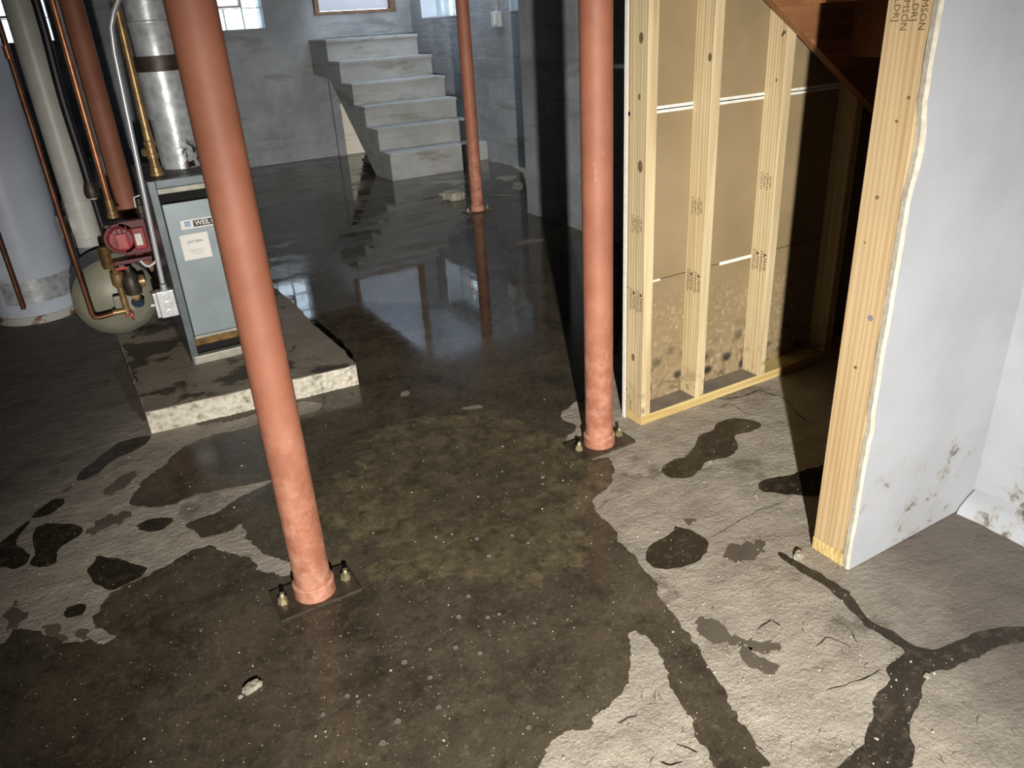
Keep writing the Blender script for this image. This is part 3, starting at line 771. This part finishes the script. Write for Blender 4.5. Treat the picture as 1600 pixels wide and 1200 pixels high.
# brass pipe and valve on the boiler top
BX, BY = .347, 3.70
bp = tag(empty('brass_pipe', (BX, BY, .93)), 'brass riser pipe with valve beside the flue on the boiler', 'pipe')
MB().tube([(BX, BY, 1.10), (BX + .008, BY, 2.03)], .0165, 16).build('riser', 'brass', bp)
MB().lathe((BX, BY, 0), (0, 0, 1), [(.93, .030), (.942, .030), (.944, .024), (.965, .023), (.967, .019), (1.0, .019), (1.002, .023), (1.02, .023), (1.022, .02), (1.05, .02), (1.052, .024), (1.07, .024), (1.075, .019), (1.12, .018)], 18).build('valve_body', 'brass', bp)
MB().lathe((BX, BY, 1.03), (-.8, -.6, 0), [(.015, .010), (.03, .010), (.032, .016), (.040, .016)], 14).build('valve_cap', 'brass', bp)

# steel conduit with a switch box on the boiler side
c1 = atY(173, 60, 3.60); c0 = atY(187, -6, 3.60); c2 = atY(254, 442, 3.60)
cn = tag(empty('switch_conduit', (c2.x, 3.6, .35)), 'thin steel conduit ending in a switch box on the boiler side', 'conduit')
cb = atY(172, 34, 3.6)
MB().tube([c0 + Vector((.04, 0, .5)), c0, cb.lerp(c0, .35), cb + Vector((-.002, 0, -.02)), c1 + Vector((0, 0, -.05)), c2], .0112, 14).build('conduit', 'conduit', cn)
b0 = atY(244, 438, 3.60); b1 = atY(277, 482, 3.60)
bc = (b0 + b1) / 2; zt = .455; zb_ = .335
sb = MB().box(.212, .284, 3.585, 3.64, zb_, zt).build('switch_box', 'box_steel', cn, .003)
for k in range(3): MB().lathe((.250, 3.586, zb_ + .022 + k * .038), (0, -1, 0), [(0, .015), (.0025, .015), (.003, .013)], 18).build('knockout', 'box_steel', sb)
MB().box(.196, .212, 3.59, 3.64, zb_ + .004, zt - .004).build('cover', 'box_steel', sb, .003)
MB().box(.180, .197, 3.608, 3.618, zb_ + .055, zb_ + .066).build('toggle', 'label_white', sb, .002)
MB().lathe((c2.x, 3.60, zt), (0, 0, 1), [(-.002, .018), (.008, .018), (.009, .014), (.03, .014)], 14).build('connector', 'conduit', sb)

# expansion tank lying on the pad
tk = tag(empty('expansion_tank', (.065, 4.4, .1)), 'round grey-green expansion tank end behind brass fittings on the pad', 'tank')
tc = Vector((.065, 4.24, .295)); pr = [(-.085, .001), (-.083, .03), (-.076, .07), (-.062, .115), (-.042, .155), (-.018, .182), (.0, .192)]
MB().lathe(tc, (0, 1, 0), pr, 44).build('domed_end', 'tank', tk)
MB().lathe(tc, (0, 1, 0), [(0, .194), (.012, .1955), (.27, .195), (.30, .17), (.32, .1)], 44).build('shell', 'tank_side', tk)

# red circulator pump group on the boiler's left
PY = 4.0
P_ = lambda x, y, Y=PY: atY(x, y, Y)
pu = tag(empty('circulator_pump', (.15, PY, .55)), 'red circulator pump with flanges under the copper riser', 'pump')
a = P_(188, 372); d_ = .04
MB().lathe(a + Vector((0, .05, 0)), (0, -1, 0), [(0, .060), (.05, .062), (.085, .058), (.092, .050), (.093, .01)], 26).build('motor_end', 'pump_red', pu)
MB().box(a.x - .026, a.x + .030, a.y - .062, a.y - .038, a.z - .045, a.z + .03).build('end_cover', 'pump_pink', pu, .010)
for k in range(4): MB().box(a.x - .034 + k * .021, a.x - .028 + k * .021, a.y - .05, a.y - .036, a.z + .03, a.z + .062).build('fin', 'pump_dark', pu, .002)
MB().lathe(a + Vector((0, .0, 0)), (0, -1, 0), [(0, .072), (.012, .074), (.02, .070)], 26).build('volute_ring', 'pump_dark', pu)
for s, q in ((169, 368), (203, 362)):
    e = P_(s, q, PY - .02); MB().box(e.x - .011, e.x + .011, e.y - .008, e.y + .008, e.z - .016, e.z + .014).build('lug', 'pump_red', pu, .004)
tb = P_(217, 371, PY - .02); MB().box(tb.x - .028, tb.x + .028, tb.y - .03, tb.y + .05, tb.z - .05, tb.z + .05).build('terminal_box', 'pump_red', pu, .006)
MB().box(tb.x - .018, tb.x + .010, tb.y - .0315, tb.y - .028, tb.z - .03, tb.z + .024).build('rating_label', 'label_white', pu)
tt = P_(180, 350, PY + .02); MB().box(tt.x - .05, tt.x + .055, tt.y - .03, tt.y + .05, tt.z - .012, tt.z + .004).build('flange', 'iron', pu, .004)
MB().box(tt.x - .026, tt.x + .03, tt.y - .04, tt.y + .03, tt.z - .045, tt.z - .01).build('neck', 'pump_dark', pu, .006)
fb = P_(205, 398, PY); MB().box(fb.x - .085, fb.x + .085, fb.y - .035, fb.y + .04, fb.z - .034, fb.z - .014).build('lower_flange', 'pump_dark', pu, .004)
MB().box(fb.x - .025, fb.x + .095, fb.y - .02, fb.y + .03, fb.z + .0, fb.z + .16).build('bracket', 'pump_dark', pu, .006)

cr = tag(empty('copper_riser', (.15, PY, .7)), 'bright copper riser pipe running down to the red pump', 'pipe')
k1 = P_(176, 336, PY + .02); k0 = P_(83, 0, PY + .02)
MB().tube([Vector((k1.x, PY + .02, k1.z)), Vector((k1.x, PY + .02, 2.03))], .0145, 18).build('tube', 'copper', cr)
MB().lathe((k1.x, PY + .02, k1.z), (0, 0, 1), [(-.012, .026), (.0, .026), (.002, .021), (.02, .021), (.022, .0185), (.07, .0175)], 16).build('adapter', 'brass', cr)

zv = tag(empty('zone_valve', (.24, PY, .6)), 'small brass drain valve with white lever above the red pump', 'valve')
v0 = P_(216, 312); v1 = P_(215, 345)
MB().lathe((v0.x, PY, v1.z), (0, 0, 1), [(0, .012), (.01, .016), (.03, .016), (.035, .022), (.07, .022), (.075, .014), (.10, .014)], 14).build('valve_body', 'iron', zv)
MB().tube([v0 + Vector((-.02, -.02, -.03)), v0 + Vector((-.018, -.02, .015)), v0 + Vector((.01, -.02, .022))], .004, 8).build('lever', 'label_white', zv)
MB().lathe((v0.x, PY, v1.z + .055), (1, 0, 0), [(.01, .018), (.022, .018), (.024, .012), (.028, .012)], 14).build('side_tee', 'brass', zv)

pg = tag(empty('pipe_manifold', (.12, PY + .02, .35)), 'rusty pipe manifold with tee fittings in front of the tank', 'pipe fitting')
m0 = P_(165, 400, 4.07); m1 = P_(254, 390, 4.07)
MB().lathe(m0, (0, 0, 1), [(-.06, .024), (-.045, .028), (.03, .028), (.045, .024)], 18).build('rusty_tee', 'rust_bar', pg)
MB().tube([m0 + Vector((.0, 0, -.008)), Vector((.262, m1.y, m0.z + .012))], .017, 14).build('cross_pipe', 'plate_dust', pg)
q0 = P_(176, 425, 4.03); q1 = P_(193, 490, 4.03)
MB().tube([m0 + Vector((.012, -.0, -.04)), Vector((m0.x + .022, 4.02, q0.z)), Vector((m0.x + .022, 4.02, q1.z))], .0155, 14).build('drop_pipe', 'brass', pg)
MB().lathe((m0.x + .022, 4.02, q0.z - .03), (0, 0, 1), [(-.045, .020), (-.03, .030), (.02, .030), (.03, .020)], 16).build('union', 'brass', pg)
rv = P_(205, 440, 3.99)
MB().lathe(rv + Vector((0, 0, -.01)), (0, 0, 1), [(-.055, .02), (-.05, .036), (-.01, .042), (.02, .04), (.045, .03), (.06, .018), (.085, .014)], 20).build('relief_valve', 'iron', pg)
MB().lathe(rv + Vector((.0, .0, -.005)), (1, 0, 0), [(.02, .026), (.035, .026), (.037, .030), (.058, .030), (.060, .02)], 16).build('side_outlet', 'brass', pg)
MB().box(rv.x - .055, rv.x + .0, rv.y - .02, rv.y - .012, rv.z + .066, rv.z + .08).build('lever', 'red_handle', pg, .003)
og = P_(212, 462, 4.0); MB().lathe(og, (0, -1, 0), [(-.02, .018), (.03, .018), (.031, .013), (.02, .012)], 18).build('open_outlet', 'brass', pg)
bh = P_(216, 475, 3.98); MB().lathe(bh, (.1, -.5, .86), [(0, .008), (.006, .03), (.014, .03), (.018, .01)], 8).build('blue_handwheel', 'blue_handle', pg)
wl = P_(205, 478, 4.04); MB().box(wl.x - .07, wl.x + .02, wl.y, wl.y + .03, wl.z - .03, wl.z + .06).build('mounting_block', 'tank', pg, .008)
MB().tube([P_(219 + 29 * k / 10, 407 + 9 * math.sin(k / 10 * 3.6), 3.96) for k in range(11)], .006, 10).build('white_cable', 'label_white', pg)

# copper discharge pipes in front of the heater
def copper_line(label, pts, r, mats='copper_dull'):
    o = tag(empty('copper_pipe', (pts[0].x, pts[0].y, 0)), label, 'pipe')
    MB().tube(pts, r, 14).build('tube', mats, o); return o
g1 = P_(146, 498, 4.02); g0 = P_(0, 60, 4.02); g2 = P_(192, 490, 4.02)
cp = copper_line('long dull copper pipe crossing in front of the heater to the tank fittings', [Vector((g1.x - .012, 4.02, 2.03)), Vector((g1.x - .006, 4.02, g1.z + .5)), Vector((g1.x, 4.02, g1.z + .03)), Vector((g1.x + .006, 4.02, g1.z + .006)), Vector((g1.x + .03, 4.02, g1.z)), Vector((g2.x + .03, 4.02, g1.z + .012))], .0115)
MB().lathe((g1.x - .012, 4.02, 1.42), (0, 0, 1), [(0, .014), (.05, .014)], 14).build('coupling', 'copper', cp)
hw = P_(206, 492, 4.01); MB().lathe(hw, (1, 0, 0), [(-.03, .006), (-.004, .006), (-.003, .026), (.005, .026)], 10).build('red_handwheel', 'red_handle', cp)
MB().lathe(Vector((g2.x - .01, 4.02, g1.z + .008)), (1, 0, 0), [(-.03, .015), (.03, .015)], 12).build('tee', 'brass', cp)
h1 = atY(37, 483, 4.93); h0 = atY(0, 362, 4.93)
copper_line('short copper relief pipe ending above the floor before the heater', [Vector((h1.x, 4.93, 1.9)), Vector((h1.x, 4.93, h1.z))], .0125)

# PVC drain stack
VX, VY = .022, 4.74
pv = tag(empty('drain_stack', (VX, VY, 0)), 'white plastic drain stack with a side tee beside the heater', 'pipe')
MB().tube([(VX, VY, .0), (VX, VY, 2.03)], .066, 30).build('pipe', 'pvc', pv)
zt1 = atY(120, 312, VY).z; zt0 = atY(135, 385, VY).z
MB().lathe((VX, VY, 0), (0, 0, 1), [(zt0, .074), (zt0 + .05, .075), (zt0 + .052, .071), (zt1 - .05, .071), (zt1 - .048, .075), (zt1, .074)], 30).build('tee_body', 'pvc', pv)
tz = (zt0 + zt1) / 2 - .0
MB().lathe((VX, VY, tz), (-.97, -.24, 0), [(.0, .052), (.085, .052), (.087, .060), (.125, .060), (.127, .05)], 24).build('tee_branch', 'pvc', pv)
MB().lathe((VX, VY, 0), (0, 0, 1), [(.0, .082), (.40, .082), (.41, .078), (.47, .078), (.472, .066)], 30).build('lower_hub', 'pvc_dark', pv)

# black insulated pipe
kx = .098; KY = 4.50
bk = tag(empty('black_pipe', (kx, KY, .5)), 'black pipe with couplings between drain stack and copper riser', 'pipe')
zc = atY(143, 300, KY).z; ze = atY(162, 386, KY).z
path = [(kx - .005 + .004 * math.sin(z * 9), KY, z) for z in [2.03 - k * .1 for k in range(12)] if z > zc + .02]
MB().tube(path + [(kx, KY, zc)], .021, 14).build('hose', 'black_pipe', bk)
MB().lathe((kx, KY, zc), (0, 0, 1), [(-.03, .02), (-.025, .033), (.0, .036), (.02, .033), (.05, .024)], 14).build('coupling', 'iron', bk)
MB().tube([(kx, KY, zc - .03), (kx + .006, KY, ze)], .0155, 14).build('lower_pipe', 'black_pipe', bk)
MB().lathe((kx, KY, zc - .036), (0, 0, 1), [(0, .018), (.008, .018)], 14).build('white_band', 'label_white', bk)
MB().lathe((kx + .006, KY, ze - .008), (0, 0, 1), [(0, .0195), (.016, .0195)], 14).build('white_band', 'label_white', bk)

# water heater
HX, HY, HR = -.335, 5.29, .235
hh = tag(empty('water_heater', (HX, HY, 0)), 'white water heater with steel band and rusty base at left edge', 'water heater')
MB().lathe((HX, HY, 0), (0, 0, 1), [(.045, HR - .004), (.05, HR), (1.75, HR), (1.77, HR - .02)], 56).build('tank_jacket', 'heater_white', hh)
MB().lathe((HX, HY, 0), (0, 0, 1), [(.0, HR + .001), (.03, HR + .004), (.045, HR + .003), (.048, HR - .01)], 56).build('base_ring', 'heater_base', hh)
zb0 = atY(75, 470, HY - HR).z; zb1 = atY(70, 434, HY - HR).z
n = 30; vs = []; fs = []
for i in range(n + 1):
    an = math.radians(-128 + 105 * i / n)
    for r, z in ((HR + .004, zb0), (HR + .004, zb1)): vs.append((HX + r * math.cos(an), HY + r * math.sin(an), z))
for i in range(n): fs.append((2 * i, 2 * i + 2, 2 * i + 3, 2 * i + 1))
MB().add(vs, fs, True).build('steel_band', 'galv', hh)
# yellow label and side port
vs = []; fs = []
zl0 = atY(5, 304, HY - HR).z; zl1 = atY(5, 262, HY - HR).z
for i in range(7):
    an = math.radians(-106 - 4 * i)
    for z in (zl0, zl1): vs.append((HX + (HR + .0015) * math.cos(an), HY + (HR + .0015) * math.sin(an), z))
for i in range(6): fs.append((2 * i, 2 * i + 2, 2 * i + 3, 2 * i + 1))
MB().add(vs, fs, True).build('warning_label', 'label_yellow', hh)
pp = atY(2, 428, HY - HR + .04)
MB().lathe((pp.x, HY - HR + .07, pp.z), (-.35, -.94, 0), [(0, .045), (.035, .045), (.045, .038), (.048, .01)], 24).build('access_port', 'heater_white', hh)

# ================================================================== WATER AND DIRT ON THE FLOOR
MAIN = [(-40, 1020), (0, 1012), (18, 981), (48, 981), (79, 1001), (127, 1007), (144, 1001), (160, 1012), (181, 999), (157, 986), (147, 972), (153, 951), (166, 933),
 (192, 918), (219, 909), (245, 896), (280, 872), (306, 857), (332, 853), (350, 863), (376, 867), (398, 878), (402, 894), (437, 900), (462, 900),
 (458, 876), (412, 868), (390, 848), (377, 826), (384, 816), (347, 835), (320, 840), (303, 831), (291, 824), (299, 812), (333, 805), (360, 783), (424, 756), (438, 752),
 (416, 753), (347, 766), (303, 775), (260, 792), (208, 790), (204, 783), (229, 744), (256, 727), (282, 703), (334, 679), (380, 672), (403, 664), (430, 660),
 (470, 650), (503, 641), (507, 629), (470, 627), (440, 638), (447, 610), (460, 560), (400, 470), (335, 400), (330, 330), (345, 268), (395, 261.5), (555, 240), (610, 232), (700, 240),
 (722, 255), (765, 249.5), (806, 260), (822, 275), (826, 331), (840, 336.5), (910, 359.5), (990, 388), (985, 440), (975, 500), (960, 556), (945, 600), (912, 626), (895, 628), (890, 641), (878, 640), (872, 656), (897, 661), (905, 668),
 (878, 690), (884, 700), (912, 722), (955, 712), (962, 740), (954, 760), (928, 776), (926, 792), (940, 808), (960, 820), (964, 840), (984, 864), (1004, 886), (1021, 898), (1030, 923), (1042, 952), (1070, 984),
 (1094, 1017), (1131, 1073), (1150, 1120), (1187, 1167), (1211, 1205), (1120, 1205), (1112, 1190), (1084, 1148), (1080, 1115), (1047, 1078), (1042, 1050), (1037, 1022), (991, 982), (976, 989), (986, 1012), (984, 1031), (988, 1055), (974, 1087), (953, 1101),
 (925, 1120), (920, 1139), (887, 1139), (870, 1150), (850, 1162), (842, 1205), (830, 1260), (400, 1260), (-60, 1240)]
wm = flat('main_puddle', MAIN, .0016, 'water_main', amp=.012, freq=13, step=.006)
tag(wm, 'large brown puddle flooding the floor between the columns and the steps', 'puddle')
SMALL = [
 ([(1040,745),(1033,735),(1045,722),(1070,715),(1085,700),(1090,683),(1115,672),(1118,660),(1140,655),(1170,656),(1190,662),(1185,672),(1160,678),(1145,682),(1155,698),(1145,714),(1120,718),(1100,722),(1095,735),(1080,745),(1060,748)], 'two-lobed dark puddle in front of the stud wall'),
 ([(1010,865),(1013,850),(1040,840),(1055,832),(1054,822),(1068,825),(1085,832),(1107,845),(1105,865),(1090,880),(1060,888),(1030,890),(1012,882)], 'rounded dark puddle right of the big puddle, short of the bare end stud'),
 ([(1184,760),(1190,750),(1230,745),(1260,735),(1300,722),(1320,760),(1280,777),(1240,775),(1215,770),(1195,770)], 'dark puddle reaching behind the bare end stud'),
 ([(119,749),(126,736),(147,723),(165,705),(191,690),(236,679),(234,688),(217,701),(191,714),(169,723),(160,736),(143,746),(123,752)], 'long narrow puddle below the left corner of the boiler pad'),
 ([(48,809),(74,785),(100,777),(102,788),(82,803),(56,811)], 'small slanting puddle at left, under the long narrow one'),
 ([(-20,870),(0,850),(43,814),(46,818),(20,850),(41,861),(50,870),(39,883),(22,892),(4,885),(-20,890)], 'thin wet streak and blob at the left picture edge'),
 ([(48,848),(52,829),(65,818),(117,820),(130,827),(121,840),(91,857),(89,883),(65,889),(43,883),(56,866)], 'ragged puddle left, next to the wet streak at the picture edge'),
 ([(212,824),(221,818),(234,811),(269,809),(271,818),(251,829),(225,832)], 'small oval puddle left of the nearest red column'),
 ([(130,896),(147,879),(149,868),(182,872),(204,881),(234,887),(217,905),(186,918),(173,926),(152,913)], 'jagged dark puddle touching the left rim of the big puddle'),
 ([(97,959),(104,948),(126,944),(139,948),(130,961),(104,967)], 'tiny round puddle on the dry patch at lower left'),
]
for k, (pts, lab) in enumerate(SMALL):
    tag(flat('puddle', pts, .0015, 'water_small', amp=.007, seed=k + 3, step=.008), lab, 'puddle', 'small puddles on the dry floor')
CRACKW = [(1640,980),(1600,982),(1560,983),(1530,990),(1490,1005),(1460,1018),(1435,1013),(1415,1000),(1390,985),(1360,970),(1340,945),(1325,925),(1300,910),(1280,893),(1250,880),(1218,862),(1213,868),(1245,890),(1290,915),(1320,945),(1345,970),(1375,990),(1405,1010),(1418,1022),(1400,1033),(1387,1042),(1384,1055),(1392,1065),(1375,1080),(1362,1100),(1362,1140),(1345,1165),(1320,1190),(1300,1210),(1430,1210),(1425,1170),(1420,1140),(1432,1110),(1440,1070),(1458,1048),(1490,1045),(1520,1030),(1550,1012),(1600,1003),(1640,1000)]
tag(flat('wet_crack', CRACKW, .0014, 'damp', amp=.007, step=.008, seed=21), 'forked dark wet crack running past the bare end stud', 'wet crack')
# damp stains are part of the floor
for k, pts in enumerate([
 [(1125,870),(1140,855),(1180,842),(1200,850),(1190,865),(1150,882)],
 [(1066,812),(1078,808),(1086,815),(1076,822)],
 [(1075,975),(1110,960),(1130,985),(1170,1000),(1225,1010),(1200,1022),(1150,1010),(1110,1000)],
 [(1150,1010),(1185,1025),(1220,1050),(1200,1055),(1160,1030)],
 [(91,768),(117,757),(108,766),(93,772)],
 [(121,996),(121,985),(130,980),(145,991),(140,1000)],
 [(160,770),(190,740),(215,735),(205,755),(175,775)],
 [(120,838),(150,815),(200,795),(205,808),(160,830)],
 [(290,662),(330,655),(400,640),(420,636),(420,644),(340,662)],
 [(186,560),(200,575),(225,640),(235,660),(215,655),(195,610),(180,580)],
 [(10,960),(20,940),(40,955),(30,985),(10,990)],
 [(60,990),(80,970),(110,995),(90,1005)]]):
    flat('damp_stain', pts, .0008, 'damp_light', floor, amp=.02, freq=20, seed=40 + k, step=.006)
AG = [([(648, 336), (672, 330), (690, 338), (715, 345), (742, 350), (738, 364), (715, 376), (690, 372), (668, 358)], 'rippled patch of water left of the far red column'),
      ([(772, 372), (790, 364), (820, 366), (845, 380), (850, 398), (820, 404), (790, 398), (765, 388)], 'rippled patch of water near the jutting grey wall'),
      ([(420, 398), (450, 394), (485, 404), (500, 420), (488, 440), (450, 448), (425, 452)], 'rippled patch of water by the right side of the boiler pad')]
for k, (pts, lab) in enumerate(AG):
    tag(flat('rippled_water', pts, .0026, 'water_agitated', amp=.07, freq=9, seed=70 + k), lab, 'water')
ISL = [[(680,278),(702,276),(703,278),(689,280)], [(669,286),(704,282),(728,281),(727,285),(716,289),(710,292.5),(706,286),(672,289)], [(774,280),(781,275),(809,274),(810,278),(788,285),(785,280)], [(797,295),(802,289),(798,286),(815,283),(818,300)], [(759,307),(785,303),(807,305),(804,307),(785,306)], [(806,384),(809,380),(822,374),(848,373),(848,379),(822,382)], [(624,618),(630,612),(640,612),(641,617),(630,622)], [(557,248),(600,243),(612,254),(580,258)], [(716,641),(740,632),(760,634),(745,640)]]
for k, pts in enumerate(ISL):
    flat('dry_spot', pts, .003, 'dry_silt', floor, amp=.006, seed=90 + k)
# cracks in the slab
def crack(pts, wpx=.004):
    w_ = [fl(*p) for p in pts]; path = []
    for a, b in zip(w_[:-1], w_[1:]):
        for j in range(6):
            q = a.lerp(b, j / 6); e = .006
            path.append(Vector((q.x + e * noise.noise(q * 40), q.y + e * noise.noise(q * 40 + Vector((9, 9, 9))), 0)))
    vs = []; fs = []
    for i, q in enumerate(path):
        d = (path[min(i + 1, len(path) - 1)] - path[max(i - 1, 0)]).normalized(); nn = Vector((-d.y, d.x, 0))
        h = wpx * (.25 + .75 * abs(noise.noise(q * 23))) * (1 if 0 < i < len(path) - 1 else .1)
        vs += [q + nn * h + Vector((0, 0, .0009)), q - nn * h + Vector((0, 0, .0009))]
    for i in range(len(path) - 1): fs.append((2 * i, 2 * i + 1, 2 * i + 3, 2 * i + 2))
    MB().add(vs, fs).build('crack', 'crack', floor)
crack([(1100,622),(1135,623),(1160,620),(1188,609),(1202,616),(1218,619),(1232,628),(1242,642),(1256,655),(1270,662)], .006)
crack([(1110,634),(1128,636),(1140,630),(1165,646),(1200,652),(1240,668)], .003)
crack([(1110,840),(1150,818),(1180,800),(1235,780)], .002)
crack([(1290,1080),(1350,1060),(1380,1045)], .003); crack([(1276,1012),(1290,995),(1310,1000),(1335,1018)], .0035)
crack([(1100,1090),(1140,1120),(1165,1150),(1200,1180)], .003); crack([(1300,965),(1330,985),(1340,1010)], .002)
crack([(1180,985),(1205,968),(1222,980)], .004); crack([(965,1128),(980,1122),(1000,1118)], .003); crack([(1056,1162),(1070,1168),(1095,1178)], .005)
crack([(1030,1190),(1050,1196),(1070,1190)], .004); crack([(186,536),(200,580),(240,676)], .004)
# shallow chip marks and grit: too many to count
m = MB()
for k in range(80):
    x = random.uniform(980, 1590); y = random.uniform(880, 1195)
    q = fl(x, y); an = .5 + random.gauss(0, .5); L = random.uniform(.004, .022); wd = random.uniform(.0006, .0022)
    if q.y < .35 or q.x > 2.05: continue
    d = Vector((math.cos(an), math.sin(an), 0)); nn = Vector((-d.y, d.x, 0)); z = Vector((0, 0, .0007))
    m.add([q - d * L + z, q + nn * wd + z, q + d * L + z, q + nn * wd * 2.6 + d * L * .2 + z], [(0, 1, 2, 3)])
tag(m.build('chip_marks', 'chip', floor), None, None, None, 'stuff')
m = MB()
for k in range(1500):
    x = random.uniform(20, 1500); y = random.uniform(430, 1195) if k % 3 else random.uniform(640, 1195)
    q = fl(x, y); r = random.uniform(.0008, .0026) * (1 if random.random() < .9 else 1.8)
    if q.y > 3.0 and q.x < .93: continue
    if q.x > 1.58 and q.y < 1.2 or (q.x > 1.66 and q.y > 2.0): continue
    h = r * .8 + .0026
    m.add([q + Vector((r * random.uniform(.7, 1.3) * math.cos(a_), r * random.uniform(.7, 1.3) * math.sin(a_), .0004)) for a_ in (0, 1.3, 2.5, 3.8, 5.1)] + [q + Vector((r * .2, 0, h))],
          [(0, 1, 5), (1, 2, 5), (2, 3, 5), (3, 4, 5), (4, 0, 5)])
tag(m.build('grit', 'grit'), 'pale grit scattered over the wet floor', 'grit', None, 'stuff')
# stones
def stone(x, y, sx, sy, sz, label, seed, yaw=.3):
    q = fl(x, y); bm = bmesh.new(); bmesh.ops.create_icosphere(bm, subdivisions=3, radius=1)
    for v in bm.verts:
        p = v.co.copy(); mx_ = max(abs(p.x), abs(p.y), abs(p.z)); p = p.lerp(p / mx_, .6)
        p *= 1 + .22 * noise.fractal(v.co * 1.7 + Vector((seed, 0, 0)), 1, 2, 3)
        v.co = Vector((p.x * sx, p.y * sy, max(p.z, -.6) * sz + sz * .6))
    me = bpy.data.meshes.new('rubble_stone'); bm.to_mesh(me); bm.free(); me.materials.append(M['rubble'])
    o = bpy.data.objects.new('rubble_stone', me); COL.objects.link(o); o.location = q; o.rotation_euler = (0, 0, yaw)
    tag(o, label, 'stone', 'loose stones on the floor'); return o
stone(708, 311, .085, .10, .045, 'pale block of rubble in the water left of the far red column', 3)
stone(395, 1076, .024, .013, .010, 'flat pale stone in the dark water below the nearest red column', 8)
stone(1248, 871, .016, .012, .011, 'crumb of broken concrete at the foot of the bare end stud', 12)
stone(376, 1090, .006, .005, .004, 'pebble next to the flat pale stone', 15)
stone(1448, 1058, .008, .006, .005, 'pebble at the fork of the wet crack', 17)
# bubbles
BUB = [(745,843),(848,724),(848,757),(762,966),(717,965),(672,1016),(732,933),(706,836),(800,838),(780,961),(835,975),(622,1128),(750,1022),(598,1162),(672,1060),(543,1089),(560,1098),(632,1036),(686,1106),(712,1013),(848,747),(826,1138),(505,1118),(764,870)]
bb = None
for x, y in BUB:
    q = fl(x, y); r = random.uniform(.0045, .0075)
    if bb is None:
        m = MB(); m.lathe((0, 0, 0), (0, 0, 1), [(math.sin(a_) * 1.0, math.cos(a_)) for a_ in [k * HP / 6 for k in range(7)]], 16)
        bb = m.build('bubble', 'bubble'); o = bb
    else: o = bb.copy(); COL.objects.link(o)
    o.location = (q.x, q.y, .0021); o.scale = (r, r, r * .8)
    tag(o, 'clear round bubble floating on the shallow brown puddle', 'bubble', 'bubbles on the puddle')
